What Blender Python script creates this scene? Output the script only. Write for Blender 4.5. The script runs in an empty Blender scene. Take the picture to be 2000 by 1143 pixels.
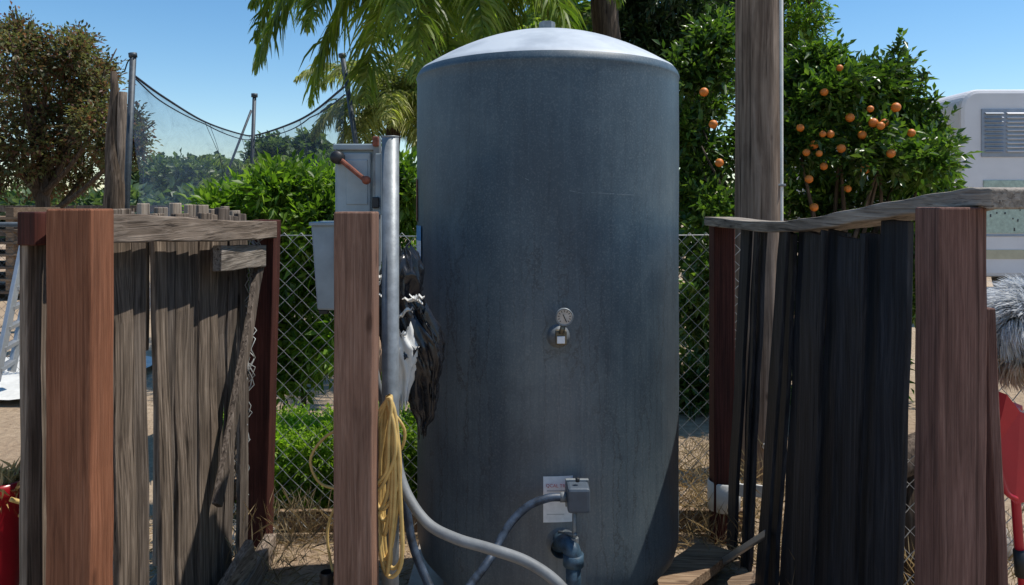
import bpy, bmesh, math, random
import numpy as np
from mathutils import Vector, Matrix, noise
random.seed(7); rng=np.random.default_rng(7)
F=1500.0; CH=1.4
def P(px,py,d): return Vector(((px-1000)/F*d, d, CH+(400-py)/F*d))
SUN=Vector((0.42,0.07,0.90)).normalized()

# ---------------- materials ----------------
def newmat(name):
    m=bpy.data.materials.new(name); m.use_nodes=True
    nt=m.node_tree; b=nt.nodes['Principled BSDF']; return m,nt,b
def ramp(nt,stops):
    r=nt.nodes.new('ShaderNodeValToRGB'); e=r.color_ramp.elements
    while len(e)<len(stops): e.new(0.5)
    for i,(p,c) in enumerate(stops):
        e[i].position=p; e[i].color=(c[0],c[1],c[2],1)
    return r
def coords(nt,scale=(1,1,1),island=False):
    tc=nt.nodes.new('ShaderNodeTexCoord'); mp=nt.nodes.new('ShaderNodeMapping')
    mp.inputs['Scale'].default_value=scale
    nt.links.new(tc.outputs['Object'],mp.inputs['Vector'])
    if island:
        mu=nt.nodes.new('ShaderNodeMath'); mu.operation='MULTIPLY'; mu.inputs[1].default_value=37
        oi=nt.nodes.new('ShaderNodeObjectInfo')
        nt.links.new(oi.outputs['Random'],mu.inputs[0])
        nt.links.new(mu.outputs[0],mp.inputs['Location'])
    return mp
def noi(nt,mp,scale,detail=6,rough=.6,dist=0):
    n=nt.nodes.new('ShaderNodeTexNoise'); n.inputs['Scale'].default_value=scale; n.inputs['Detail'].default_value=detail
    n.inputs['Roughness'].default_value=rough; n.inputs['Distortion'].default_value=dist
    if mp: nt.links.new(mp.outputs[0],n.inputs['Vector'])
    return n
def mixc(nt,a,b,fac,mode='MIX'):
    m=nt.nodes.new('ShaderNodeMix'); m.data_type='RGBA'; m.blend_type=mode
    for s,v in ((0,fac),(6,a),(7,b)):
        if hasattr(v,'is_output'): nt.links.new(v,m.inputs[s])
        elif s==0: m.inputs[0].default_value=v
        else: m.inputs[s].default_value=(v[0],v[1],v[2],1)
    return m.outputs[2]
def bump(nt,b,h,strength=.4,dist=.01):
    bp=nt.nodes.new('ShaderNodeBump'); bp.inputs['Strength'].default_value=strength; bp.inputs['Distance'].default_value=dist
    nt.links.new(h,bp.inputs['Height']); nt.links.new(bp.outputs[0],b.inputs['Normal'])
def simple(name,c,rough=.6,metal=0,var=.25,scale=12,bmp=.1,spec=.5):
    m,nt,b=newmat(name); mp=coords(nt)
    n=noi(nt,mp,scale); r=ramp(nt,[(.3,[x*(1-var) for x in c]),(.7,[min(1,x*(1+var)) for x in c])])
    nt.links.new(n.outputs[0],r.inputs[0]); nt.links.new(r.outputs[0],b.inputs['Base Color'])
    b.inputs['Roughness'].default_value=rough; b.inputs['Metallic'].default_value=metal
    b.inputs['Specular IOR Level'].default_value=spec
    if bmp:
        n2=noi(nt,mp,scale*6,3); bump(nt,b,n2.outputs[0],bmp,.004)
    return m
def wood(name,dark,mid,light,axis='z',grain=1.0,rough=.8,strength=.6,cracks=.8,fine=110,blot=.85,stretch=2.6):
    m,nt,b=newmat(name)
    sc=lambda a,l:{'z':(a,a,l),'y':(a,l,a),'x':(l,a,a)}[axis]
    mp=coords(nt,sc(fine,stretch),True); n=noi(nt,mp,1.0*grain,7,.62,.9)
    r=ramp(nt,[(.32,dark),(.5,mid),(.70,light)]); nt.links.new(n.outputs[0],r.inputs[0])
    n2=noi(nt,coords(nt,sc(9,1.8),True),2,5,.62,.5)
    r2=ramp(nt,[(.3,(.5,.48,.47)),(.7,(1.2,1.17,1.15))]); nt.links.new(n2.outputs[0],r2.inputs[0])
    c=mixc(nt,r.outputs[0],r2.outputs[0],blot,'MULTIPLY')
    oi=nt.nodes.new('ShaderNodeObjectInfo'); r3=ramp(nt,[(0,(.66,.65,.66)),(1,(1.22,1.16,1.08))]); nt.links.new(oi.outputs['Random'],r3.inputs[0])
    if cracks>.6: c=mixc(nt,c,r3.outputs[0],.9,'MULTIPLY')
    n6=noi(nt,coords(nt,sc(120,1.1),True),1,3,.5,.3); r6=ramp(nt,[(.34,(.16,.14,.13)),(.41,(1,1,1))]); nt.links.new(n6.outputs[0],r6.inputs[0])
    c=mixc(nt,c,r6.outputs[0],cracks,'MULTIPLY')
    v=nt.nodes.new('ShaderNodeTexVoronoi'); v.inputs['Scale'].default_value=1
    nt.links.new(coords(nt,sc(9,3.5),True).outputs[0],v.inputs['Vector'])
    r4=ramp(nt,[(.05,(.25,.2,.18)),(.11,(1,1,1))]); nt.links.new(v.outputs['Distance'],r4.inputs[0])
    c=mixc(nt,c,r4.outputs[0],.7,'MULTIPLY')
    nt.links.new(c,b.inputs['Base Color']); b.inputs['Roughness'].default_value=rough; b.inputs['Specular IOR Level'].default_value=.25
    bump(nt,b,n.outputs[0],strength,.006); return m
def leafmat(name,c1,c2,c3,trans=.35,rough=.45,tint=(1.5,1.8,.6)):
    m,nt,b=newmat(name); g=nt.nodes.new('ShaderNodeNewGeometry')
    r=ramp(nt,[(0,c1),(.6,c2),(1,c3)]); nt.links.new(g.outputs['Random Per Island'],r.inputs[0])
    mp=coords(nt); n=noi(nt,mp,1.6,1); r2=ramp(nt,[(.35,(.6,.62,.6)),(.65,(1.25,1.2,1.1))]); nt.links.new(n.outputs[0],r2.inputs[0])
    c=mixc(nt,r.outputs[0],r2.outputs[0],1,'MULTIPLY')
    nt.links.new(c,b.inputs['Base Color']); b.inputs['Roughness'].default_value=rough; b.inputs['Specular IOR Level'].default_value=.4
    t=nt.nodes.new('ShaderNodeBsdfTranslucent'); c2_=mixc(nt,c,tint,1,'MULTIPLY'); nt.links.new(c2_,t.inputs[0])
    ms=nt.nodes.new('ShaderNodeMixShader'); ms.inputs[0].default_value=trans
    nt.links.new(b.outputs[0],ms.inputs[1]); nt.links.new(t.outputs[0],ms.inputs[2])
    nt.links.new(ms.outputs[0],nt.nodes['Material Output'].inputs[0]); return m

M={}
M['redpost']=wood('sawn_redwood_orange',(.155,.058,.030),(.24,.095,.048),(.32,.140,.078),cracks=.3,fine=200,blot=.6,stretch=5)
M['redpost2']=wood('sawn_redwood_faded',(.17,.092,.062),(.265,.150,.104),(.35,.220,.160),cracks=.4,fine=190,blot=.75,stretch=5)
M['redpost3']=wood('sawn_redwood_right',(.115,.058,.046),(.18,.096,.076),(.25,.145,.115),cracks=.45,fine=190,blot=.85,stretch=5)
M['reddark']=wood('redwood_dark_shade',(.04,.012,.009),(.075,.021,.015),(.11,.036,.026),cracks=.4,fine=140)  # darker redwood: the shade on the far posts is put into the colour
M['grey']=wood('weathered_grey_boards',(.045,.036,.028),(.165,.135,.11),(.33,.285,.24),cracks=.9,fine=80,stretch=3.5)
M['greyy']=wood('weathered_grey_rail',(.10,.075,.055),(.26,.21,.165),(.42,.36,.30),'y',fine=80)
M['silvery']=wood('silver_weathered_rail',(.16,.14,.12),(.33,.30,.26),(.46,.43,.39),'y')
M['silz']=wood('silver_weathered_board',(.14,.12,.10),(.32,.28,.235),(.48,.44,.38),'z')
M['black']=wood('black_stained_slats',(.009,.010,.014),(.020,.024,.033),(.050,.054,.064),rough=.6,strength=.4,cracks=.5,fine=60,stretch=3)
M['plankx']=wood('ground_plank',(.10,.06,.04),(.25,.18,.12),(.38,.30,.22),'x')
M['pole']=wood('utility_pole_wood',(.14,.095,.065),(.30,.225,.165),(.44,.35,.27),grain=.7,fine=55,stretch=2.2)
M['bark']=wood('bark',(.03,.02,.014),(.10,.075,.055),(.19,.15,.12),fine=40)
M['galv']=simple('galvanised_steel',(.22,.24,.25),.5,.35,.3,30,.08)
M['wire']=simple('chain_link_wire',(.52,.52,.50),.5,.3,.2,30,0)
M['boxg']=simple('grey_enamel',(.30,.36,.385),.5,0,.16,14,.06)
M['rust']=simple('rusty_red_metal',(.20,.06,.032),.75,0,.5,60,.2)
M['blk']=simple('black_rubber',(.014,.015,.017),.5,0,.3,30,.05)
M['bag']=simple('black_plastic_film',(.014,.015,.018),.27,0,.4,20,.0)
M['white']=simple('white_plastic',(.62,.61,.57),.6,0,.12,20,.1)
M['tan']=simple('tan_paper',(.40,.27,.18),.8,0,.3,20,.2)
M['cond']=simple('grey_conduit',(.17,.18,.185),.6,0,.25,20,.1)
M['condd']=simple('dark_blue_conduit',(.03,.045,.07),.5,0,.8,40,.1)
M['bluep']=simple('blue_painted_pipe',(.035,.07,.105),.5,.1,.6,50,.2)
M['yel']=simple('yellow_cord',(.58,.40,.14),.55,0,.22,25,.05)
M['brass']=simple('dull_brass',(.15,.13,.09),.45,.5,.3,60,.1)
M['red']=simple('red_plastic',(.50,.015,.03),.32,0,.12,8,.03)
M['redd']=simple('dark_red_glaze',(.30,.008,.015),.22,0,.3,8,.03)
M['orange']=simple('orange_fruit',(.64,.18,.02),.5,0,.2,30,.3)
M['alu']=simple('aluminium',(.4,.41,.42),.4,.6,.1,20,.03)
M['steeld']=simple('dark_steel_pole',(.05,.065,.08),.55,.2,.3,20,.1)
M['rv']=simple('trailer_paint',(.72,.71,.72),.45,0,.06,3,.02)
M['rvg']=simple('trailer_green_panel',(.42,.52,.43),.5,0,.2,30,.05)
M['rvd']=simple('trailer_dark',(.05,.05,.055),.6,0,.2,10,.02)
M['rvs']=simple('trailer_beige_stripe',(.50,.46,.32),.5,0,.1,10,.02)
M['vent']=simple('vent_louver',(.30,.35,.42),.5,0,.12,10,.02)
M['face']=simple('gauge_face',(.50,.44,.38),.4,0,.2,60,0)
M['redink']=simple('red_ink',(.45,.06,.08),.6,0,.05,10,0)
M['greyink']=simple('grey_ink',(.42,.43,.45),.6,0,.05,10,0)
M['label']=simple('paper_label',(.80,.81,.82),.5,0,.08,60,.02)
M['blue']=simple('blue_label',(.08,.28,.50),.5,0,.2,60,.02)
M['rope']=simple('net_rope',(.02,.03,.05),.7,0,.2,10,0)
M['rock']=simple('rock',(.28,.24,.2),.85,0,.35,9,.5)
M['scr']=simple('scratch_primer',(.14,.17,.19),.6,0,.6,120,0)

# tank wall
m,nt,b=newmat('tank_slate_paint'); M['tank']=m
n=noi(nt,coords(nt,(1,1,.8)),5.5,8,.7)
r=ramp(nt,[(.3,(.036,.062,.084)),(.52,(.052,.083,.107)),(.72,(.082,.115,.135))]); nt.links.new(n.outputs[0],r.inputs[0])
n2=noi(nt,coords(nt,(34,34,1.5)),1,9,.78,.9)
r2=ramp(nt,[(.33,(.42,.44,.48)),(.45,(.88,.89,.90)),(.55,(1,1,1)),(.68,(1.55,1.5,1.42))]); nt.links.new(n2.outputs[0],r2.inputs[0])
c=mixc(nt,r.outputs[0],r2.outputs[0],.50,'MULTIPLY')
tc=nt.nodes.new('ShaderNodeTexCoord'); sx=nt.nodes.new('ShaderNodeSeparateXYZ'); nt.links.new(tc.outputs['Object'],sx.inputs[0])
mp3=coords(nt,(26,26,1.6)); v=nt.nodes.new('ShaderNodeTexVoronoi'); v.feature='DISTANCE_TO_EDGE'; v.inputs['Scale'].default_value=1
nd=noi(nt,coords(nt,(9,9,12)),1,5,.7); add=nt.nodes.new('ShaderNodeVectorMath'); add.operation='ADD'
nt.links.new(mp3.outputs[0],add.inputs[0]); nt.links.new(nd.outputs[1],add.inputs[1]); nt.links.new(add.outputs[0],v.inputs['Vector'])
r3=ramp(nt,[(0,(.28,.29,.32)),(.05,(1,1,1))]); nt.links.new(v.outputs[0],r3.inputs[0])
mr0=nt.nodes.new('ShaderNodeMapRange'); mr0.inputs[1].default_value=1.75; mr0.inputs[2].default_value=1.0; nt.links.new(sx.outputs[2],mr0.inputs[0])
n5=noi(nt,coords(nt,(3,3,1)),1.5,3); r5=ramp(nt,[(.40,(.1,.1,.1)),(.58,(.8,.8,.8))]); nt.links.new(n5.outputs[0],r5.inputs[0])
mm0=nt.nodes.new('ShaderNodeMath'); mm0.operation='MULTIPLY'; nt.links.new(mr0.outputs[0],mm0.inputs[0]); nt.links.new(r5.outputs[0],mm0.inputs[1])
c=mixc(nt,c,mixc(nt,c,r3.outputs[0],1,'MULTIPLY'),mm0.outputs[0])
n4=noi(nt,coords(nt,(1,1,1)),190,2,.5); r4=ramp(nt,[(.50,(0,0,0)),(.72,(.32,.32,.32))]); nt.links.new(n4.outputs[0],r4.inputs[0])
c=mixc(nt,c,(.20,.22,.23),r4.outputs[0])
mr=nt.nodes.new('ShaderNodeMapRange'); mr.inputs[1].default_value=1.30; mr.inputs[2].default_value=.5; mr.inputs[3].default_value=0; mr.inputs[4].default_value=.75
nt.links.new(sx.outputs[2],mr.inputs[0])
mrx=nt.nodes.new('ShaderNodeMapRange'); mrx.inputs[1].default_value=-.17; mrx.inputs[2].default_value=.02; nt.links.new(sx.outputs[0],mrx.inputs[0])
mry=nt.nodes.new('ShaderNodeMapRange'); mry.inputs[1].default_value=.20; mry.inputs[2].default_value=.02; nt.links.new(sx.outputs[0],mry.inputs[0])
mxy=nt.nodes.new('ShaderNodeMath'); mxy.operation='MULTIPLY'; nt.links.new(mrx.outputs[0],mxy.inputs[0]); nt.links.new(mry.outputs[0],mxy.inputs[1])
mad=nt.nodes.new('ShaderNodeMath'); mad.operation='MULTIPLY_ADD'; mad.inputs[1].default_value=.75; mad.inputs[2].default_value=.22; nt.links.new(mxy.outputs[0],mad.inputs[0])
mm=nt.nodes.new('ShaderNodeMath'); mm.operation='MULTIPLY'; nt.links.new(mr.outputs[0],mm.inputs[0]); nt.links.new(n2.outputs[0],mm.inputs[1])
mm2=nt.nodes.new('ShaderNodeMath'); mm2.operation='MULTIPLY'; nt.links.new(mm.outputs[0],mm2.inputs[0]); nt.links.new(mad.outputs[0],mm2.inputs[1])
c=mixc(nt,c,(.36,.35,.33),mm2.outputs[0])  # pale lower centre band: dust, plus light reflected off the ground painted in
n7=noi(nt,coords(nt,(1.2,1.2,.8)),2.2,5,.6,.4); r7=ramp(nt,[(.38,(.66,.70,.75)),(.62,(1.2,1.18,1.15))]); nt.links.new(n7.outputs[0],r7.inputs[0])
c=mixc(nt,c,r7.outputs[0],.9,'MULTIPLY')
nt.links.new(c,b.inputs['Base Color']); b.inputs['Specular IOR Level'].default_value=.5
rr_=nt.nodes.new('ShaderNodeMapRange'); rr_.inputs[3].default_value=.34; rr_.inputs[4].default_value=.6; nt.links.new(n7.outputs[0],rr_.inputs[0]); nt.links.new(rr_.outputs[0],b.inputs['Roughness'])
bump(nt,b,n2.outputs[0],.12,.003)
m,nt,b=newmat('tank_dome_chalky'); M['dome']=m
n=noi(nt,coords(nt),7,6); r=ramp(nt,[(.3,(.36,.40,.44)),(.6,(.52,.56,.59))]); nt.links.new(n.outputs[0],r.inputs[0]); nt.links.new(r.outputs[0],b.inputs['Base Color']); b.inputs['Roughness'].default_value=.55
# ground
m,nt,b=newmat('dry_dirt'); M['ground']=m
mp=coords(nt); n=noi(nt,mp,.35,8,.65); r=ramp(nt,[(.3,(.30,.21,.14)),(.5,(.42,.32,.22)),(.7,(.52,.42,.31))]); nt.links.new(n.outputs[0],r.inputs[0])
n2=noi(nt,mp,22,8,.7); r2=ramp(nt,[(.3,(.5,.47,.45)),(.65,(1.15,1.15,1.15))]); nt.links.new(n2.outputs[0],r2.inputs[0])
c=mixc(nt,r.outputs[0],r2.outputs[0],.8,'MULTIPLY'); nt.links.new(c,b.inputs['Base Color']); b.inputs['Roughness'].default_value=.95; b.inputs['Specular IOR Level'].default_value=.1
bump(nt,b,n2.outputs[0],.8,.03)
# net
m,nt,b=newmat('black_netting'); M['net']=m
b.inputs['Base Color'].default_value=(.05,.09,.16,1); b.inputs['Roughness'].default_value=.7
tr=nt.nodes.new('ShaderNodeBsdfTransparent'); ms=nt.nodes.new('ShaderNodeMixShader')
n=noi(nt,coords(nt,(.9,.9,2.2)),1.6,4,.75,1.5); r=ramp(nt,[(.35,(.26,)*3),(.6,(.36,)*3),(.75,(.6,)*3)]); nt.links.new(n.outputs[0],r.inputs[0])
nt.links.new(r.outputs[0],ms.inputs[0]); nt.links.new(tr.outputs[0],ms.inputs[1]); nt.links.new(b.outputs[0],ms.inputs[2]); nt.links.new(ms.outputs[0],nt.nodes['Material Output'].inputs[0])
# leaves
M['lf_hedge']=leafmat('hedge_leaf',(.08,.15,.02),(.13,.23,.03),(.24,.34,.06),.45)
M['lf_orange']=leafmat('orange_tree_leaf',(.04,.08,.02),(.075,.14,.03),(.16,.24,.05),.36,.30)
M['lf_box']=leafmat('clipped_hedge_leaf',(.14,.24,.02),(.22,.35,.035),(.32,.42,.06),.45)
M['lf_palm']=leafmat('palm_leaflet',(.12,.19,.035),(.20,.27,.055),(.32,.37,.11),.45)
M['lf_palm2']=leafmat('palm_leaflet_olive',(.22,.25,.10),(.32,.33,.13),(.42,.42,.2),.4)
M['lf_dark']=leafmat('dark_conifer_leaf',(.018,.045,.02),(.032,.07,.028),(.06,.11,.04),.2)
M['lf_plum']=leafmat('plum_tree_leaf',(.20,.085,.065),(.105,.135,.055),(.20,.20,.09),.42,.45,(1.3,1.35,.8))
M['lf_far']=leafmat('far_tree_leaf',(.10,.15,.09),(.13,.19,.11),(.18,.24,.14),.3)
NT=(1.1,1.05,.9)
M['straw']=leafmat('dry_straw',(.30,.21,.11),(.45,.34,.20),(.60,.49,.31),.25,.7,NT)
M['fur']=leafmat('grey_fur',(.40,.44,.52),(.68,.72,.80),(.88,.90,.94),.5,.7,(1,1,1))
M['furt']=leafmat('cream_fur',(.45,.37,.3),(.62,.54,.46),(.7,.64,.56),.4,.7,(1,1,1))

# ---------------- mesh helpers ----------------
COL=bpy.context.scene.collection
def root(name,loc=(0,0,0)):
    e=bpy.data.objects.new(name,None); e.location=loc; e.empty_display_size=.1; COL.objects.link(e); return e
def mesh(name,v,f,mat,parent=None,smooth=False,bev=0):
    me=bpy.data.meshes.new(name); me.from_pydata([tuple(x) for x in v],[],f); me.update()
    o=bpy.data.objects.new(name,me); COL.objects.link(o)
    if mat: me.materials.append(mat)
    if smooth:
        for p in me.polygons: p.use_smooth=True
    if parent: o.parent=parent
    if bev:
        b=o.modifiers.new('b','BEVEL'); b.width=bev; b.segments=2; b.limit_method='ANGLE'
    return o
def beam(parent,name,a,b,w,h,mat,up=(0,0,1),seg=6,jit=.0,bev=.003,cup=0):
    a=Vector(a); b=Vector(b); d=(b-a).normalized(); s=d.cross(Vector(up)).normalized(); u=s.cross(d).normalized()
    v=[];f=[]
    for i in range(seg+1):
        c=a.lerp(b,i/seg)+s*cup*math.sin(math.pi*i/seg)
        if 0<i: c=c+s*random.uniform(-jit,jit)+u*random.uniform(-jit,jit)
        hh=h+random.uniform(-jit,jit)
        for sx_,ux in ((-1,-1),(1,-1),(1,1),(-1,1)):
            v.append(c+s*w/2*sx_+u*hh/2*ux)
        if i:
            k=(i-1)*4
            for j in range(4): f.append((k+j,k+(j+1)%4,k+4+(j+1)%4,k+4+j))
    f.append((3,2,1,0)); k=seg*4; f.append((k,k+1,k+2,k+3))
    return mesh(name,v,f,mat,parent,False,bev)
def box(parent,name,lo,hi,mat,bev=.004):
    x0,y0,z0=lo;x1,y1,z1=hi
    v=[(x0,y0,z0),(x1,y0,z0),(x1,y1,z0),(x0,y1,z0),(x0,y0,z1),(x1,y0,z1),(x1,y1,z1),(x0,y1,z1)]
    f=[(3,2,1,0),(4,5,6,7),(0,1,5,4),(1,2,6,5),(2,3,7,6),(3,0,4,7)]
    return mesh(name,v,f,mat,parent,False,bev)
def cat(pts,n=8):
    pts=[Vector(p) for p in pts]; Q=[pts[0]*2-pts[1]]+pts+[pts[-1]*2-pts[-2]]; out=[]
    for i in range(1,len(Q)-2):
        for k in range(n):
            t=k/n; a,b,c,d=Q[i-1],Q[i],Q[i+1],Q[i+2]
            out.append(.5*((2*b)+(c-a)*t+(2*a-5*b+4*c-d)*t*t+(3*b-a-3*c+d)*t**3))
    out.append(pts[-1]); return out
def tubedata(pts,r,ns=8,cap=True):
    pts=[Vector(p) for p in pts]; v=[];f=[]; n=len(pts); ref=None
    for i,p in enumerate(pts):
        t=(pts[min(i+1,n-1)]-pts[max(i-1,0)]).normalized()
        if ref is None: ref=t.orthogonal().normalized()
        ref=(ref-t*ref.dot(t)).normalized(); bi=t.cross(ref)
        rr=r[i] if isinstance(r,(list,tuple)) else r
        for j in range(ns):
            a=2*math.pi*j/ns; v.append(p+ref*math.cos(a)*rr+bi*math.sin(a)*rr)
        if i:
            k=(i-1)*ns
            for j in range(ns): f.append((k+j,k+(j+1)%ns,k+ns+(j+1)%ns,k+ns+j))
    if cap:
        f.append(tuple(range(ns-1,-1,-1))); f.append(tuple(range((n-1)*ns,n*ns)))
    return v,f
def tube(parent,name,pts,r,mat,ns=10,smooth=True):
    v,f=tubedata(pts,r,ns); return mesh(name,v,f,mat,parent,smooth)
def merge(parts):
    V=[];Fc=[]
    for v,f in parts:
        k=len(V); V+=v; Fc+=[tuple(i+k for i in q) for q in f]
    return V,Fc
def fast(name,V,Fc,mat,parent=None,smooth=False):
    V=np.asarray(V,dtype=np.float32); Fc=np.asarray(Fc,dtype=np.int32); k=Fc.shape[1]
    me=bpy.data.meshes.new(name); me.vertices.add(len(V)); me.vertices.foreach_set('co',V.ravel())
    me.loops.add(Fc.size); me.loops.foreach_set('vertex_index',Fc.ravel())
    me.polygons.add(len(Fc)); me.polygons.foreach_set('loop_start',np.arange(0,Fc.size,k,dtype=np.int32)); me.polygons.foreach_set('loop_total',np.full(len(Fc),k,dtype=np.int32))
    me.update(calc_edges=True); me.validate()
    if mat: me.materials.append(mat)
    o=bpy.data.objects.new(name,me); COL.objects.link(o)
    if parent: o.parent=parent
    return o
def nrm(a): return a/np.maximum(np.linalg.norm(a,axis=1,keepdims=True),1e-9)
def leafmesh(name,B,D,L,W,mat,parent=None,updir=.9,dr=.15):
    N=len(B); D=nrm(D); up=np.tile([0,0,1.0],(N,1))*updir+rng.normal(size=(N,3))*.6
    S=nrm(np.cross(D,up)); Nn=np.cross(S,D)
    L=(L*rng.uniform(.6,1.25,N))[:,None]; W=(W*rng.uniform(.7,1.2,N))[:,None]
    v0=B; v1=B+D*L*.45+S*W/2+Nn*W*.2; v2=B+D*L-np.array([0,0,1])*L*dr; v3=B+D*L*.45-S*W/2+Nn*W*.2
    V=np.stack([v0,v1,v2,v3],1).reshape(-1,3); i=np.arange(N)*4
    Fc=np.stack([np.stack([i,i+1,i+2],1),np.stack([i,i+2,i+3],1)],1).reshape(-1,3)
    return fast(name,V,Fc,mat,parent)
def twigs(clumps,tl,k,shell=.5,upb=.4,rnd=.6):
    Bs=[];Ds=[]
    for c,r,n in clumps:
        u=nrm(rng.normal(size=(n,3))); rad=rng.uniform(0,1,n)**shell
        p=np.array(c)+u*rad[:,None]*np.array(r)
        d=nrm(u+np.array([0,0,upb])+rng.normal(size=(n,3))*rnd)
        ln=tl*rng.uniform(.5,1.3,n)
        for j in range(k):
            t=(j+.5)/k
            b=p+d*(ln*t)[:,None]
            dd=d*.7+nrm(rng.normal(size=(n,3)))*.95
            if j==k-1: dd=d+rng.normal(size=(n,3))*.2
            Bs.append(b);Ds.append(dd)
    return np.concatenate(Bs),np.concatenate(Ds)
def shoot(a,b,k,spread=.8):
    a=np.array(a);b=np.array(b); t=rng.uniform(0,1,k)[:,None]
    B=a+(b-a)*t+rng.normal(size=(k,3))*.012; d=(b-a)/np.linalg.norm(b-a)
    D=d*.7+nrm(rng.normal(size=(k,3)))*spread; return B,D

# ---------------- ground ----------------
n=160; g=[];gf=[]
xs=np.sign(np.linspace(-1,1,n))*np.abs(np.linspace(-1,1,n))**3.2*700
for j in range(n):
    for i in range(n):
        x=xs[i]; y=xs[j]+2.5
        z=.012*noise.noise(Vector((x*3,y*3,0)))+.006*noise.noise(Vector((x*11,y*11,3)))
        g.append((x,y,z))
for j in range(n-1):
    for i in range(n-1): gf.append((j*n+i,j*n+i+1,(j+1)*n+i+1,(j+1)*n+i))
mesh('ground',g,gf,M['ground'],None,True)

# ---------------- tank ----------------
TX,TY,R=0.122,2.68,.45
T=root('pressure_tank',(TX,TY,0))
def lathe(parent,name,prof,mat,ns=96,loc=(0,0,0),smooth=True,axis='z'):
    v=[];f=[]
    for i,(r,z) in enumerate(prof):
        for j in range(ns):
            a=2*math.pi*j/ns; p=(r*math.cos(a),r*math.sin(a),z)
            if axis=='y': p=(p[0],-p[2],p[1])
            if axis=='x': p=(p[2],p[0],p[1])
            v.append(p)
        if i:
            k=(i-1)*ns
            for j in range(ns): f.append((k+j,k+ns+j,k+ns+(j+1)%ns,k+(j+1)%ns))
    o=mesh(name,v,f,mat,parent,smooth); o.location=loc; return o
wall=[(.30,.165),(.36,.175),(.41,.20),(.438,.235),(.449,.28),(.45,.32)]+[(.45+.0007*math.sin(z*9),z) for z in np.linspace(.36,1.79,30)]+[(.450,1.818),(.4515,1.824),(.4525,1.829),(.4505,1.834),(.448,1.842),(.442,1.851)]
lathe(T,'shell',wall,M['tank'],128)
dome=[(.442,1.8512),(.434,1.860)]
for r in np.linspace(.42,.0,16): dome.append((r,1.868+.132*(1-(r/.42)**2)**1.0))
lathe(T,'dome',dome,M['dome'],128)
lathe(T,'skirt',[(.36,0),(.36,.19),(.35,.19),(.35,0)],M['tank'],64)
lathe(T,'top_plug',[(.042,1.985),(.042,2.008),(.028,2.010),(.028,2.036),(.02,2.038),(.0,2.038)],M['galv'],6,smooth=False)
lathe(T,'top_bung',[(.05,1.97),(.05,2.003),(.03,2.005)],M['rust'],24)
def patch(name,px0,py0,px1,py1,mat,r=.4525,nseg=10,skew=0):
    v=[];f=[]
    def hit(px):
        k=(px-1000)/F
        A=k*k+1;Bq=-2*(k*TX+TY);C=TX*TX+TY*TY-r*r; y=(-Bq-math.sqrt(max(0,Bq*Bq-4*A*C)))/(2*A); return k*y,y
    xm,ym=hit((px0+px1)/2); zt=CH+(400-py0)/F*ym; zb=CH+(400-py1)/F*ym
    a0=math.atan2(hit(px0)[1]-TY,hit(px0)[0]-TX); a1=math.atan2(hit(px1)[1]-TY,hit(px1)[0]-TX)
    for i in range(nseg+1):
        a=a0+(a1-a0)*i/nseg; z_=skew*i/nseg
        v+= [(r*math.cos(a),r*math.sin(a),zb+z_),(r*math.cos(a),r*math.sin(a),zt+z_)]
        if i: k=2*i; f.append((k-2,k,k+1,k-1))
    return mesh(name,v,f,mat,T)
patch('paper_label',1061,931,1119,1021,M['label'],skew=.002)
patch('blue_label',813.5,441,822,526,M['blue'],.4532)
patch('blue_label_header',813.5,470,822,500,M['label'],.4536)
patch('brown_label',811,350,815,432,M['rust'],.4532)
for i,(a,b,w) in enumerate([(958,960,44),(969,971,40),(1004,1005.5,34)]):
    patch('label_line_%d'%i,1068,a,1068+w,b,M['greyink'],.4532)
tc=bpy.data.curves.new('label_text','FONT'); tc.body='QCAL TREIN'; tc.size=.0135; tc.extrude=.0002; tc.materials.append(M['redink'])
to=bpy.data.objects.new('label_text',tc); COL.objects.link(to); to.parent=T
pp=P(1066,951,2.226); to.location=(pp.x-TX,pp.y-TY-.003,pp.z); to.rotation_euler=(math.radians(90),0,math.radians(-3))
for i,(a,b,c_,sk) in enumerate([(1155,376,1200,-.003),(1205,379,1238,-.002),(1112,372,1140,-.008),(832,295,848,.02),(1020,345,1033,-.01)]):
    patch('scratch_%d'%i,a,b,c_,b+1.1,M['scr'],.4512,6,sk)
gp=P(1102,619,2.165); L=lambda p:(p.x-TX,p.y-TY,p.z)
lathe(T,'gauge_case',[(0,-.012),(.020,-.012),(.0245,-.008),(.0255,.008),(.0225,.010),(.0215,.006),(0,.006)],M['galv'],32,L(gp),True,'y')
lathe(T,'gauge_dial',[(.0213,.0065),(.0,.0066)],M['face'],32,L(gp),True,'y')
nd=gp+Vector((0,-.0085,0))
beam(T,'gauge_needle',Vector(L(nd))+Vector((-.004,0,.008)),Vector(L(nd))+Vector((.006,0,-.014)),.0025,.001,M['blk'],(0,1,0),1,0,0)
for k in range(11):
    a=math.radians(225-27*k); c=Vector((math.cos(a),0,math.sin(a)))
    beam(T,'gauge_tick_%d'%k,Vector(L(nd))+c*.014+Vector((0,.001,0)),Vector(L(nd))+c*.019+Vector((0,.001,0)),.0018,.0006,M['blk'],(0,1,0),1,0,0)
tube(T,'gauge_stem',[L(P(1100,636,2.165)),L(P(1096,652,2.17))],.008,M['brass'])
lathe(T,'side_coupling',[(.034,-.02),(.034,.006),(.026,.010),(.026,.03),(.0,.03)],M['tank'],28,L(P(1090,656,2.235)),True,'y')
box(T,'gauge_tee',(L(P(1084,0,2.20))[0],2.172-TY,L(P(0,672,2.2))[2]),(L(P(1106,0,2.2))[0],2.20-TY,L(P(0,643,2.2))[2]),M['brass'],.005)
box(T,'gauge_tag',(L(P(1088,0,2.17))[0],2.166-TY,L(P(0,671,2.17))[2]),(L(P(1103,0,2.17))[0],2.170-TY,L(P(0,657,2.17))[2]),M['label'],.001)
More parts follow.
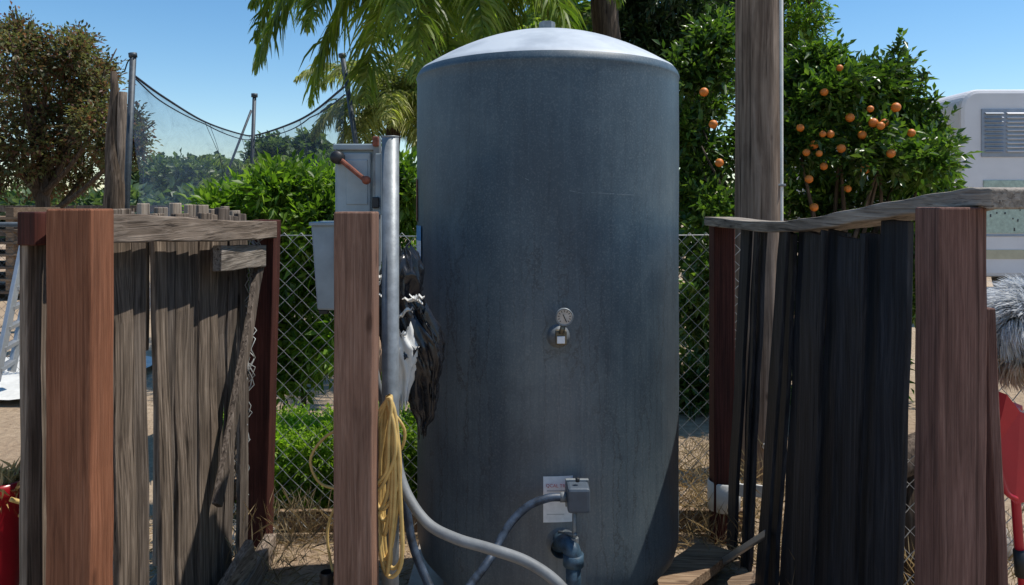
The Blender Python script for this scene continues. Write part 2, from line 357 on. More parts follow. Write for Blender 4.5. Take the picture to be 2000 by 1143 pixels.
bp_=P(1094,1056,2.24)
lathe(T,'outlet_flange',[(.048,-.03),(.048,.004),(.040,.010),(.030,.012),(.030,.05)],M['tank'],32,L(bp_),True,'y')
q=[P(1094,1056,2.21),P(1108,1064,2.14),P(1118,1078,2.12),P(1120,1100,2.12)]
tube(T,'outlet_pipe',[L(p) for p in cat(q,5)],.024,M['bluep'],16)
tube(T,'outlet_elbow_collar',[L(P(1120,1082,2.12)),L(P(1120,1104,2.12))],.029,M['bluep'],16)
tube(T,'drop_pipe',[L(P(1120,1100,2.12)),L(P(1120,1165,2.12))],.021,M['bluep'],16)
tube(T,'drop_pipe_end',[L(P(1120,1165,2.12)),Vector(L(P(1120,1165,2.12)))*1-Vector((0,0,.25))],.024,M['bluep'],16)
tube(T,'pressure_sense_line',[L(P(1122,990,2.13)),L(P(1122,1075,2.13))],.0065,M['galv'],10)
tube(T,'sense_line_nut',[L(P(1122,1050,2.13)),L(P(1122,1062,2.13))],.012,M['galv'],6,False)
tube(T,'outlet_side_lever',[L(P(1092,1040,2.2)),L(P(1125,1045,2.12))],.005,M['galv'],8)
a=P(1106,988,2.16); c2=P(1149,940,2.16)
box(T,'pressure_switch_cover',(a.x-TX,2.10-TY,a.z),(c2.x-TX,2.165-TY,c2.z),simple('switch_grey',(.07,.09,.115),.45,0,.15,30,.05),.008)
box(T,'pressure_switch_base',(a.x-TX-.002,2.166-TY,a.z-.006),(c2.x-TX+.002,2.18-TY,c2.z+.002),M['galv'],.002)
tube(T,'switch_top_nut',[L(P(1128,941,2.13)),L(P(1128,934,2.13))],.006,M['blk'],8)
tube(T,'cable_connector',[L(P(1106,971,2.14)),L(P(1094,971,2.14))],.014,M['cond'],12)
tube(T,'switch_cable',[L(p) for p in cat([P(1100,971,2.14),P(1070,973,2.13),P(1030,990,2.12),P(995,1025,2.10),P(972,1065,2.07),P(955,1095,2.03),P(925,1135,2.0),P(895,1175,1.97),P(860,1240,1.95)],8)],.0115,M['condd'],12)

# ---------------- posts ----------------
def post(px0,px1,pytop,d,mat,tilt=(0,0)):
    X0=(px0-1000)/F*d; X1=(px1-1000)/F*d; zt=CH+(400-pytop)/F*d; cx=(X0+X1)/2; w=X1-X0
    return beam(None,'wooden_post',(cx-tilt[0],d+w/2,-.05),(cx,d+w/2+tilt[1],zt),w,w,mat,(0,1,0),14,.0010,.004)
post(88,177,408,1.48,M['redpost'],(.0,0))
post(651,727,414,1.76,M['redpost2'])
post(1836,1930,405,1.40,M['redpost3'],(.004,0))
post(492,536,430,3.08,M['reddark'],(.035,0))
post(1395,1436,440,3.16,M['reddark'])

# ---------------- left picket fence ----------------
LF=root('wooden_picket_fence')
def lx(y): return -.955-.06*(y-1.5)/1.6
ys=[(1.51,.10,0,.034),(1.625,.10,0,.02),(1.73,.10,.0,.0),(1.835,.085,.012,-.01),(1.925,.10,-.012,.0),(2.045,.075,-.02,-.012),(2.185,.075,.0,.01),(2.265,.07,.02,-.008),(2.34,.10,.01,0),(2.45,.075,.03,-.01),(2.53,.09,.03,.006),(2.63,.06,.05,.01),(2.70,.10,.07,0),(2.82,.09,.09,.0),(2.93,.09,.06,.01)]
for i,(y,w,lean,dx) in enumerate(ys):
    yc=y+w/2; tilt=random.uniform(.002,.03)
    if i<2: tilt=.0
    beam(LF,'picket_%d'%i,(lx(yc)-.035+dx+tilt*.6,yc-lean,random.uniform(.02,.07)),(lx(yc)-.035-tilt*.4+(.03 if i<2 else 0),yc,1.378+random.uniform(-.02,.012)-(.02 if i<1 else 0)),.017,w,M['grey'],(0,1,0),9,.004,.003,random.uniform(-.012,.012) if i>1 else 0)
for k in range(2,13):
    yy=1.62+k*.115
    zb=.25+random.uniform(0,.1) if k%3==0 and not 1.95<yy<2.25 else .98
    beam(LF,'outer_picket_%d'%k,(lx(yy)-.075,yy,zb),(lx(yy)-.072,yy,1.392+random.uniform(-.02,.014)),.015,random.uniform(.05,.10),M['silz'],(0,1,0),4,.002,.003)
rl=cat([(lx(1.5)+.032,1.57,1.350),(lx(2.0)+.034,2.0,1.338),(lx(2.5)+.038,2.5,1.315),(lx(3.05)+.045,3.08,1.300)],5)
v=[];f=[]
for i_,p in enumerate(rl):
    hh=.034+.0015*math.sin(i_*2.1)
    for a_,b_ in ((-1,-1),(1,-1),(1,1),(-1,1)): v.append((p.x+a_*.026+.002*math.sin(i_*1.7),p.y,p.z+b_*hh))
    if i_:
        k=(i_-1)*4
        for j in range(4): f.append((k+j,k+(j+1)%4,k+4+(j+1)%4,k+4+j))
f.append((3,2,1,0)); k=(len(rl)-1)*4; f.append((k,k+1,k+2,k+3))
mesh('top_rail',v,f,M['greyy'],LF,False,.004)
beam(LF,'rail_end',(lx(1.5)+.005,1.50,1.353),(lx(1.5)+.025,1.566,1.353),.045,.066,M['reddark'],(0,0,1),2,0,.003)
beam(LF,'short_brace',(-.960,2.50,1.225),(-.980,3.02,1.20),.03,.085,M['silvery'],(0,0,1),4,.002,.003)
beam(LF,'leaning_brace',(-.985,3.0,1.17),(-.958,2.50,.42),.02,.055,M['grey'],(0,1,0),8,.003,.003)
beam(LF,'bottom_timber',(-.90,2.0,.045),(-.96,3.05,.05),.045,.09,M['greyy'],(0,0,1),5,.003,.004)
beam(LF,'lower_rail',(-1.02,1.6,.22),(-1.08,3.0,.30),.03,.08,M['greyy'],(0,0,1),5,.003,.004)
beam(LF,'loose_offcut',(-1.00,2.35,.02),(-.93,2.75,.16),.03,.10,M['greyy'],(0,0,1),3,.003,.004)

# ---------------- right black slat fence ----------------
RF=root('black_slat_fence')
def rx(y): return .875+.03*(y-1.4)/1.8
sl_=[(1.68,.125,.03,0,.0),(1.80,.125,.045,-.008,.004),(1.92,.13,.055,.002,-.004),(2.04,.12,.075,-.012,.0),(2.155,.13,.095,.0,.005),(2.275,.12,.12,-.012,.0),(2.385,.13,.15,-.002,-.004),(2.50,.08,.17,-.02,.0),(2.68,.075,.14,.0,.0),(2.75,.11,.17,.01,.006),(2.86,.10,.12,-.01,0)]
for i,(y,w,lean,dx,cu) in enumerate(sl_):
    yc=y+w/2; zt=1.365 if yc<1.8 else 1.325
    off=.012 if i%2 else -.010
    beam(RF,'slat_%d'%i,(rx(yc)+dx-.012+off,yc+lean+random.uniform(-.012,.012),random.uniform(.0,.05)),(rx(yc)+off,yc,zt+random.uniform(-.01,.01)),.014,w,M['black'],(0,1,0),10,.003,.002,cu)
for yc,lean,dx in [(1.86,.06,-.03),(2.10,.09,-.035),(2.40,.16,-.045),(2.70,.18,-.02)]:
    beam(RF,'batten_%d'%(yc*100),(rx(yc)+dx-.012,yc+lean,.01),(rx(yc)-.030,yc,1.33),.012,.028,M['black'],(0,1,0),8,.002,.002)
key=[P(1394,432,3.22),P(1500,443,2.62),P(1600,438,2.20),P(1700,421,1.88),P(1800,402,1.60),P(1868,386,1.44),P(1905,389,1.36)]
key=[Vector((rx(p.y)+.01+(.02 if k>4 else 0),p.y,p.z)) for k,p in enumerate(key)]
key[0].x=.86
c=cat(key,6); v=[];f=[]
for i_,p in enumerate(c):
    hw=.055; hh=.0175+.0015*math.sin(i_*1.3)
    for a_,b_ in ((-1,-1),(1,-1),(1,1),(-1,1)): v.append((p.x+a_*hw,p.y,p.z+b_*hh))
    if i_:
        k=(i_-1)*4
        for j in range(4): f.append((k+j,k+(j+1)%4,k+4+(j+1)%4,k+4+j))
f.append((3,2,1,0)); k=(len(c)-1)*4; f.append((k,k+1,k+2,k+3))
mesh('warped_top_board',v,f,M['silvery'],RF,False,.004)
beam(RF,'fallen_rail',P(1400,1105,2.9),P(1500,1040,2.55),.02,.02,M['alu'],(0,0,1),2,0)
beam(RF,'back_batten',P(1920,600,1.52),P(1948,1200,1.50),.02,.05,M['redpost3'],(0,1,0),4,.002)
WB=root('white_drum_band')
pc=P(1415,967,3.2)
lathe(WB,'band',[(.062,-.06),(.067,-.058),(.067,.055),(.062,.06)],M['white'],24,(pc.x,3.21,pc.z))
beam(WB,'strap',P(1437,955,3.12),P(1500,960,3.05),.012,.05,M['white'],(0,0,1),4,.004)

# ---------------- chain link ----------------
def chainlink(parent,name,origin,udir,length,h,w=.072,hd=.072,r=.0016,mat=None,top=None):
    nW=int(length/(w/2)); nh=int(h/(hd/2)); u=Vector(udir).normalized(); nrmv=Vector((0,0,1)).cross(u)
    parts=[]
    for i in range(nW):
        pts=[]
        for j in range(nh+1):
            off=(w/4)*(1 if (j+i)%2 else -1)
            uu=(i+.5)*w/2+off; z=j*hd/2
            bulge=.012*noise.noise(Vector((uu*2,z*2,1)))+(.0018 if (j%2) else -.0018)
            p=Vector(origin)+u*uu+Vector((0,0,z))+nrmv*bulge+u*.008*noise.noise(Vector((uu*3,z*3,9)))
            if top and z>top(uu): break
            pts.append(p)
        if len(pts)>2: parts.append(tubedata(pts,r,4,False))
    V,Fc=merge(parts); return fast(name,V,Fc,mat or M['wire'],parent)
CL=root('chain_link_fence')
chainlink(CL,'mesh_fabric',(-1.08,3.27,.02),(1,0,0),2.08,1.27,r=.0018)
tube(CL,'tension_wire_top',[(-1.05,3.275,1.27),(0,3.28,1.262),(.95,3.275,1.272)],.0022,M['wire'],6)
beam(CL,'bottom_board',(-1.0,3.30,.045),(1.0,3.30,.05),.03,.085,M['plankx'],(0,0,1),6,.002)
parts=[]
for k in range(9):
    pts=[]
    for j in range(34):
        z=1.27-j*.036; base=P(500-j*1.1,0,3.0)
        pts.append(Vector((base.x+random.uniform(-.022,.022)+.01*math.sin(j+k),2.99+random.uniform(-.03,.03),z)))
    parts.append(tubedata(pts,.0022,4,False))
V,Fc=merge(parts); fast('bunched_mesh_end',V,Fc,M['wire'],CL)
CL2=root('chain_link_fence')
chainlink(CL2,'mesh_fabric',(.98,1.95,.0),(1,.05,0),1.6,1.15,.06,.06,.0015,top=lambda u:.78+.25*min(1,max(0,u-.08)*4))
chainlink(CL2,'sagging_fabric',(.95,2.05,.0),(.4,1,0),1.0,.9,.05,.05,.0015)
CL3=root('chain_link_fence')
chainlink(CL3,'mesh_fabric',(-6.5,6.2,.0),(1,0,0),3.3,1.22,.07,.07,.0016,mat=M['steeld'])
tube(CL3,'top_rail',[(-6.6,6.2,1.24),(-3.2,6.2,1.24)],.02,M['steeld'])

# ---------------- electrical gear ----------------
E=root('electrical_disconnect_panel')
def pxbox(parent,name,px0,py0,px1,py1,d,dep,mat,bev=.004):
    a=P(px0,py1,d); b_=P(px1,py0,d); return box(parent,name,(a.x,d,a.z),(b_.x,d+dep,b_.z),mat,bev)
pxbox(E,'enclosure',654,290,732,520,1.97,.11,M['boxg'],.005)
pxbox(E,'door',658,298,724,430,1.958,.012,M['boxg'],.004)
pxbox(E,'door_recess',676,312,718,400,1.955,.004,M['boxg'],.002)
pxbox(E,'hood',650,281,735,293,1.955,.13,M['boxg'],.003)
pxbox(E,'strut',729,268,741,520,1.94,.03,M['galv'],.002)
pxbox(E,'strut_face',733,300,745,420,1.936,.02,M['boxg'],.002)
pxbox(E,'latch',726,385,740,407,1.925,.02,M['blk'],.003)
pxbox(E,'latch_upper',727,266,739,286,1.93,.02,M['rust'],.003)
beam(E,'lever_arm',P(660,308,1.94),P(716,354,1.92),.012,.018,M['rust'],(0,1,0),3,0,.005)
lathe(E,'lever_pivot',[(0,.02),(.014,.02),(.017,.01),(.017,-.02)],M['blk'],16,P(659,308,1.945),True,'y')
lathe(E,'lever_tip',[(0,.01),(.009,.01),(.011,.0),(.011,-.006)],M['rust'],12,P(715,352,1.92),True,'y')
d=1.98; a=[P(607,438,d),P(728,438,d),P(728,608,d),P(619,606,d)]
v=[tuple(p) for p in a]+[(p.x,p.y+.13,p.z) for p in a]
mesh('lower_junction_box',v,[(3,2,1,0),(4,5,6,7),(0,1,5,4),(1,2,6,5),(2,3,7,6),(3,0,4,7)],M['boxg'],E,False,.005)
pxbox(E,'lower_box_lid',603,434,728,441,1.972,.145,M['boxg'],.002)
pxbox(E,'lower_box_hinge',622,606,640,614,1.99,.02,M['blk'],.002)
GP=root('galvanised_pipe_post')
tube(GP,'pipe',[(-.305,1.92,-.05),(-.304,1.92,.7),(-.304,1.92,CH+(400-268)/F*1.9)],.0215,M['galv'],24)
lathe(GP,'pipe_rim',[(.0215,0),(.0225,.002),(.0225,.004),(.018,.004),(.018,-.02)],M['galv'],24,(-.304,1.92,CH+(400-268)/F*1.9))
C=root('electrical_conduit')
tube(C,'flexible_conduit',cat([P(770,840,1.97),P(776,905,1.95),P(795,965,1.92),P(835,1022,1.88),P(890,1052,1.85),P(960,1073,1.82),P(1030,1098,1.80),P(1090,1140,1.78),P(1130,1200,1.78),P(1140,1290,1.8)],8),.0130,M['cond'],14)
tube(C,'dark_conduit',cat([P(775,850,2.02),P(783,930,2.0),P(795,1000,1.99),P(808,1070,1.98),P(838,1143,1.95),P(880,1230,1.9)],8),.011,M['condd'],12)
tube(C,'short_conduit',cat([P(733,600,2.0),P(728,680,1.97),P(736,740,1.96),P(748,790,1.97),P(760,860,2.0)],8),.009,M['cond'],12)
prof=[]
for k in range(60): prof.append((.015 if k%2 else .0185,k*.008))
lathe(C,'ribbed_sleeve',prof,M['blk'],16,((638-1000)/F*1.9,1.9,.02))
X=root('extension_cord')
parts=[]
hook=P(760,788,1.86)
for k in range(11):
    wd=random.uniform(.012,.036); ln=random.uniform(.16,.43); cx=random.uniform(-.030,.010); pts=[]
    for j in range(41):
        a=2*math.pi*j/40; s=math.sin(a); cc=math.cos(a); tt=(1-cc)/2
        pts.append(Vector((hook.x+cx*tt*1.6+s*wd*(.7+.5*tt)+.004*math.sin(3*a+k),1.862+(-.014 if s>0 else .010)*abs(s)-.004*(k%4)-.006,hook.z+.002*k-ln*tt+.004*math.sin(5*a+k))))
    parts.append(tubedata(pts,.0050,8,False))
V,Fc=merge(parts); mesh('coiled_loops',V,Fc,M['yel'],X,True)
tube(X,'wide_loop',cat([P(760,795,1.86),P(790,840,1.87),P(780,880,1.88),P(750,850,1.89),P(690,835,1.90),P(640,850,1.9),P(607,895,1.9),P(622,940,1.9),P(660,955,1.9),P(720,960,1.89)],8),.0038,M['yel'],8)
tube(X,'hanging_tail',cat([P(742,800,1.855),P(728,900,1.85),P(732,1000,1.85),P(722,1090,1.85),P(735,1180,1.85)],8),.0048,M['yel'],8)
tube(X,'second_tail',cat([P(690,960,1.9),P(650,1000,1.92),P(640,1060,1.92),P(660,1160,1.9)],8),.0036,M['yel'],8)
tube(X,'hook_wire',[P(757,785,1.93),P(757,785,1.85),P(762,800,1.85)],.002,M['galv'],6)
# plastic bag : folded sheets with creases
BG=root('black_plastic_bag')
def drape(name,rows,mat,amp,seed,d,ns=72,nv=60,fz=5.0):
    v=[];f=[]
    for i in range(nv+1):
        t=i/nv*(len(rows)-1); k=min(int(t),len(rows)-2); u=t-k
        r0,r1=rows[k],rows[k+1]; cy=r0[0]+(r1[0]-r0[0])*u; xl=r0[1]+(r1[1]-r0[1])*u; xr=r0[2]+(r1[2]-r0[2])*u
        c=P((xl+xr)/2,cy,d); hw=(xr-xl)/2/F*d
        for j in range(ns):
            a=2*math.pi*j/ns; dx=math.cos(a); dy=math.sin(a)
            q=Vector((dx*1.7+seed+c.z*6,dy*1.7+c.z*3,c.z*fz))
            nz=1-3*abs(noise.noise(q)); nz+=.45*(1-3*abs(noise.noise(q*2.2+Vector((3,3,3))))); nz+=.2*(1-3*abs(noise.noise(q*4.3)))
            rr=1+amp*(nz-.45)
            edge=(.05*noise.noise(Vector((dx*4,dy*4,seed))) if i>nv-2 else 0)
            v.append((c.x+dx*hw*rr,c.y+dy*max(.02,hw*.8)*rr,c.z+.03*noise.noise(q*1.3)+edge))
        if i:
            kk=(i-1)*ns
            for j in range(ns): f.append((kk+j,kk+(j+1)%ns,kk+ns+(j+1)%ns,kk+ns+j))
    o=mesh(name,v,f,mat,BG,True)
    return o
drape('upper_wrap',[(486,780,800),(505,765,815),(540,742,820),(580,728,818),(620,726,824),(660,724,835),(690,730,850)],M['bag'],.30,1,2.07)
drape('lower_wrap',[(590,770,818),(630,772,846),(670,780,858),(710,792,860),(750,796,852),(790,803,848),(815,812,844),(838,818,830)],M['bag'],.36,5,2.06)
drape('hanging_flap',[(600,815,832),(650,828,858),(700,838,862),(740,838,856),(770,842,850)],M['bag'],.45,8,2.04,36,36)
drape('white_liner',[(640,765,800),(680,762,812),(720,770,812),(760,775,800),(785,780,795)],M['white'],.3,9,2.02,40,30)
drape('tan_wrap',[(665,722,742),(700,722,745),(730,728,742)],M['tan'],.3,12,2.0,30,20)
for k,(a_,b_) in enumerate([((728,545),(765,532)),((738,575),(770,590)),((785,588),(830,578)),((728,560),(745,548)),((775,620),(805,600)),((800,575),(826,592)),((785,655),(800,640))]):
    c0,c1=P(a_[0],a_[1],2.0),P(b_[0],b_[1],2.0); v=[];f=[]
    for i in range(9):
        p=c0.lerp(c1,i/8)+Vector((0,random.uniform(-.006,.006),random.uniform(-.006,.006))); h_=.006*math.sin(math.pi*(i+.4)/9)*random.uniform(.5,1.3)+.001
        v+=[p+Vector((0,0,h_)),p+Vector((0,-.006,0)),p-Vector((0,0,h_))]
        if i: q=3*i; f+=[(q-3,q,q+1,q-2),(q-2,q+1,q+2,q-1)]
    mesh('white_fold_%d'%k,v,f,M['white'],BG)

# ---------------- utility pole ----------------
U=root('utility_pole')
ux=(1480-1000)/F*4.0
v,f=tubedata([Vector((ux+.004*math.sin(z),4.0,z)) for z in np.linspace(-.1,8,40)],[.125-.004*z for z in np.linspace(-.1,8,40)],28)
mesh('pole_shaft',v,f,M['pole'],U,True)
tube(U,'riser_conduit',[((1524-1000)/F*3.93,3.93,0),((1524-1000)/F*3.93,3.93,1.2),((1522-1000)/F*3.93,3.93,8)],.015,M['white'],12)
for z in (1.5,2.6): beam(U,'conduit_strap_%d'%(z*10),((1505-1000)/F*3.93,3.915,z),((1532-1000)/F*3.93,3.915,z),.02,.012,M['galv'],(0,0,1),1,0)
lathe(U,'id_tag',[(0,.004),(.02,.004),(.02,-.01)],M['white'],16,P(1498,873,3.86),True,'y')

# ---------------- foliage ----------------
def px_clumps(lst,d0,d1,n,tl=0):
    out=[]
    for (px,py,r) in lst:
        d=random.uniform(d0,d1); c=P(px,py,d); R_=r/F*d; R_=max(.35*R_,R_-tl*.6); out.append((tuple(c),(R_,R_,R_),n))
    return out
H=root('leafy_shrub')
lst=[(430,430,30),(470,405,35),(500,430,50),(540,390,40),(570,410,50),(560,375,35),(600,390,45),(640,375,40),(650,430,60),(620,460,60),(700,400,60),(790,370,45),(800,420,50),(745,370,50),(480,480,50),(560,480,60),(520,560,60),(600,560,70),(460,620,50),(540,660,60),(620,680,60),(560,735,40),(480,720,40),(700,520,80),(780,540,70),(700,650,80),(780,680,70),(450,540,40)]
cl=px_clumps(lst,4.1,4.6,175,.16)
B,D=twigs(cl,.16,7,.5,.5,.5)
sb=[]
for k in range(46):
    px=random.uniform(380,810); py=392-50*min(1,(px-370)/190)+random.uniform(-5,25); a=P(px,py+40,4.15); b_=P(px+random.uniform(-20,20),py-random.uniform(0,15),4.15)
    sb.append(shoot(a,b_,12))
B=np.concatenate([B]+[s[0] for s in sb]); D=np.concatenate([D]+[s[1] for s in sb])
leafmesh('foliage',B,D,.070,.025,M['lf_hedge'],H)
parts=[tubedata(cat([(x,4.4,0),(x+random.uniform(-.1,.1),4.35,.5),(x+random.uniform(-.2,.2),4.35,1.2)],5),[.02-.001*i for i in range(11)],6) for x in np.linspace(-1.5,-.4,8)]
V,Fc=merge(parts); mesh('stems',V,Fc,M['bark'],H,True)
H2=root('clipped_hedge')
cl=[]
for x in np.arange(-1.40,-.25,.075):
    for yy in (3.46,3.58,3.70,3.82):
        for z in (.08,.20,.31):
            cl.append(((x+random.uniform(-.03,.03),yy,z+random.uniform(-.02,.03)),(.07,.07,.07),48))
B,D=twigs(cl,.045,8,.6,.9,.6); leafmesh('foliage',B,D,.026,.011,M['lf_box'],H2)
O=root('orange_tree')
lst=[(1385,130,45),(1340,150,40),(1400,90,30),(1370,210,60),(1330,260,45),(1380,310,70),(1340,380,55),(1390,420,60),(1350,480,50),(1390,560,60),(1350,620,60),(1390,700,60),(1350,760,60),
(1560,160,40),(1600,140,35),(1590,210,60),(1560,290,60),(1640,190,50),(1620,300,80),(1570,390,70),(1680,230,55),(1700,300,80),(1660,390,80),(1700,175,30),(1745,240,50),(1745,170,25),(1765,320,65),(1790,270,35),(1815,320,35),(1810,380,45),(1750,420,75),(1825,440,30),(1600,470,70),(1690,500,80),(1790,500,50),(1820,520,25),(1600,570,80),(1700,600,80),(1780,580,45),(1490,300,60),(1490,180,50),(1480,450,70),(1470,600,80),(1480,750,80),(1600,700,80),(1700,720,60)]
cl=px_clumps(lst,4.9,5.8,135,.20)
B,D=twigs(cl,.20,8,.5,.45,.5)
sb=[]
for (a0,a1,b0,b1) in [(1750,170,1760,62),(1772,200,1772,110),(1820,240,1805,150),(1825,300,1842,200),(1840,350,1862,290),(1700,170,1690,120),(1640,140,1635,95),(1380,110,1392,48),(1345,130,1330,85),(1580,120,1600,90),(1800,260,1790,200),(1845,420,1866,360),(1410,90,1420,60),(1730,200,1735,130),(1660,180,1665,140)]:
    sb.append(shoot(P(a0,a1,5.2),P(b0,b1,5.2),46,.9))
    for q_ in range(2): sb.append(shoot(P(a0,a1,5.2),P(b0+random.uniform(-25,25),b1+random.uniform(15,40),5.2),30,.9))
B=np.concatenate([B]+[s[0] for s in sb]); D=np.concatenate([D]+[s[1] for s in sb])
leafmesh('foliage',B,D,.074,.031,M['lf_orange'],O)
parts=[]
for (px,py) in [(1640,133),(1706,240),(1720,246),(1684,264),(1607,262),(1622,262),(1575,298),(1643,290),(1609,325),(1405,318),(1656,369),(1590,283),(1393,243),(1700,213),(1563,250),(1728,240),(1660,230),(1740,300),(1780,260),(1610,180),(1750,210),(1580,350),(1690,330),(1375,180),(1600,300),(1590,405)]:
    p=P(px,py,random.uniform(4.72,4.90)); bm=bmesh.new(); bmesh.ops.create_icosphere(bm,subdivisions=3,radius=.027*random.uniform(.75,1.15))
    parts.append(([v.co*1.0+p for v in bm.verts],[tuple(v.index for v in f.verts) for f in bm.faces])); bm.free()
V,Fc=merge(parts); mesh('oranges',V,Fc,M['orange'],O,True)
parts=[]
for k in range(14):
    a=Vector((2.2,5.3,0)); e=P(random.choice([1370,1560,1640,1720,1800]),random.uniform(200,350),random.uniform(5,5.6))
    parts.append(tubedata(cat([a,a.lerp(e,.45)+Vector((random.uniform(-.2,.2),0,.0)),e],7),[.05-.0032*i for i in range(15)],7))
V,Fc=merge(parts); mesh('trunk_and_limbs',V,Fc,M['bark'],O,True)
def bigtree(name,lst,d0,d1,n,tl,k,Ll,Lw,mat,trunk,nl=10,upb=.3):
    Rt=root(name); cl=px_clumps(lst,d0,d1,n,tl*.5); B,D=twigs(cl,tl,k,.5,upb,.6)
    leafmesh('foliage',B,D,Ll,Lw,mat,Rt)
    parts=[tubedata([Vector(trunk)+Vector((.05*math.sin(z),0,z)) for z in np.linspace(0,cl[0][0][2],12)],[.16-.009*i for i in range(12)],10)]
    for q in range(nl):
        c=random.choice(cl)[0]; st=Vector(trunk)+Vector((0,0,random.uniform(.35,.6)*c[2]))
        e=Vector(c); parts.append(tubedata(cat([st,st.lerp(e,.5)+Vector((0,0,-.1)),e,e+(e-st)*.25],6),[.06-.0028*i for i in range(19)],6))
    V,Fc=merge(parts); mesh('trunk_and_limbs',V,Fc,M['bark'],Rt,True); return Rt
bigtree('cedar_tree',[(1330,-60,110),(1240,-20,50),(1290,30,60),(1360,40,60),(1400,70,50),(1310,90,50),(1240,70,45),(1420,0,60),(1270,140,60),(1220,-80,80),(1440,-90,100),(1350,-180,120),(1380,140,50)],9.5,11.5,230,.25,8,.13,.04,M['lf_dark'],(2.5,10.5,0))
bigtree('olive_tree',[(1560,0,45),(1540,60,50),(1575,50,30),(1550,-80,60),(1500,-40,80),(1590,-30,30),(1550,110,40)],8,9,140,.22,7,.08,.022,M['lf_hedge'],(3.0,8.6,0),6)
bigtree('purple_leaf_plum_tree',[(90,210,60),(30,120,60),(20,200,70),(90,130,55),(140,110,40),(150,180,60),(60,280,70),(130,270,60),(190,250,45),(180,320,55),(20,320,60),(110,350,50),(230,290,35),(250,240,22),(200,150,28),(180,190,40),(-40,200,90),(-60,320,90),(-80,80,90),(40,75,35),(150,90,20),(255,280,25)],13,15,230,.32,7,.10,.048,M['lf_plum'],(-8.6,14,0),16)
DT=root('distant_trees'); cl=[]
for px,py,r in [(285,355,28),(320,340,25),(345,350,30),(380,355,28),(410,345,22),(430,365,22),(520,310,28),(540,330,30),(500,340,25),(590,310,30),(620,320,34),(560,345,30),(640,350,34),(470,372,22),(300,380,25),(360,382,25),(420,385,25),(260,375,20),(540,300,20),(610,295,22)]:
    d=random.uniform(48,60); c=P(px,py,d); R_=r/F*d; cl.append((tuple(c),(R_,R_,R_),220))
    cl.append(((c.x,c.y,c.z*.5),(R_,R_,c.z*.5),90))
for k in range(80):
    x=-110+k*3.1+random.uniform(-1,1); h=random.uniform(1.6,3.2); cl.append(((x,78+random.uniform(-6,6),h*.7),(2.8,2,h*.7),80))
for k in range(26):
    cl.append(((-26+k*.8,30+random.uniform(-1,1),.75),(.8,.7,.8),110))
B,D=twigs(cl,.7,5,.5,.3,.6); leafmesh('foliage',B,D,.5,.32,M['lf_far'],DT)
def palm(name,cx,cy,cz,L,mat,seed,fr,r0=.13,ll=.42,sag=1.5,lw=.010,sub_n=6):
    rs=np.random.default_rng(seed); Rt=root(name)
    V=[];Fc=[];rp=[]
    for (az,el) in fr:
        az+=rs.uniform(-.12,.12); el+=rs.uniform(-.08,.08)
        Lf=L*rs.uniform(.85,1.1)
        d=Vector((math.cos(az)*math.cos(el),math.sin(az)*math.cos(el),math.sin(el))); p=Vector((cx,cy,cz)); pts=[p.copy()]; ds=[d.copy()]
        n=26
        for i in range(n):
            p=p+d*Lf/n; d=(d+Vector((0,0,-sag/n*(.35+1.5*i/n)))).normalized(); pts.append(p.copy()); ds.append(d.copy())
        rp.append(tubedata(pts,[.014*(1-i/n)+.003 for i in range(n+1)],5))
        for i in range(3,n+1):
            for sub in range(sub_n):
                t=sub/sub_n; q=pts[i-1].lerp(pts[i],t); dd=ds[i-1]; s=dd.cross(Vector((0,0,1)))
                if s.length<.05: s=Vector((1,0,0))
                s.normalize(); l=ll*(math.sin(math.pi*min(1,(i+t)/n*.85+.12)))**.6*rs.uniform(.75,1.15)
                for sg in (-1,1):
                    ld=(s*sg*.75+dd*.55+Vector(rs.normal(size=3))*.22+Vector((0,0,-.1))).normalized(); pp_=q.copy(); base=len(V); wv=ld.cross(Vector(rs.normal(size=3))).normalized()
                    for m_ in range(4):
                        w_=lw*(1,1.2,.9,.1)[m_]; V.append(pp_+wv*w_); V.append(pp_-wv*w_)
                        if m_: b0=base+2*m_; Fc.append((b0-2,b0-1,b0+1,b0))
                        pp_=pp_+ld*l/3; ld=(ld+Vector((0,0,-.6))).normalized()
    fast('fronds',[tuple(a) for a in V],Fc,mat,Rt)
    v,f=merge(rp); mesh('frond_ribs',v,f,mat,Rt,True)
    tube(Rt,'trunk',[Vector((cx+.03*math.sin(z*3),cy,z)) for z in np.linspace(0,cz,30)],[r0*(1.15-.15*i/29+(.05 if i%2 else 0)) for i in range(30)],M['bark'],14)
    return Rt
pi=math.pi
def ring(n,el,off=0): return [(2*pi*i/n+off,el) for i in range(n)]
c=P(1185,-330,8.0)
palm('queen_palm_tree',c.x,c.y,c.z,3.3,M['lf_palm'],3,[(pi,.35),(pi,.0),(pi*1.06,-.25),(pi*.94,.15),(pi*1.12,.3),(pi*1.15,-.1),(pi*1.2,-.35),(pi*.88,-.2),(pi*1.25,.1),(pi*1.3,-.3),(pi*1.02,-.5),(pi*1.4,0),(pi*.8,0),(0,.3),(-.5,.1),(1,.3),(pi*.6,.2),(pi*.96,-.4),(pi*1.1,-.6),(pi*1.2,-.7),(pi*.9,-.7)],sag=1.7,ll=.58)
c=P(840,-150,7.4)
palm('queen_palm_tree',c.x,c.y,c.z,2.5,M['lf_palm'],11,[(pi,.65),(pi*1.03,.2),(pi*.92,.7),(pi*.97,.0),(pi*1.08,-.2),(pi*1.2,.3),(pi*1.3,-.1),(pi*1.4,.2),(pi*1.5,-.3),(pi*1.55,.2),(pi*1.65,-.2),(pi*1.75,.2),(pi*1.85,-.2),(0,.2),(-.2,-.3),(.5,.2),(1.2,0),(2,.3),(pi*1.35,-.6),(pi*1.6,-.7),(pi*1.1,-.6),(pi*1.48,.0),(pi*1.8,-.6)],sag=2.0,ll=.55,r0=.09)
c=P(765,185,11)
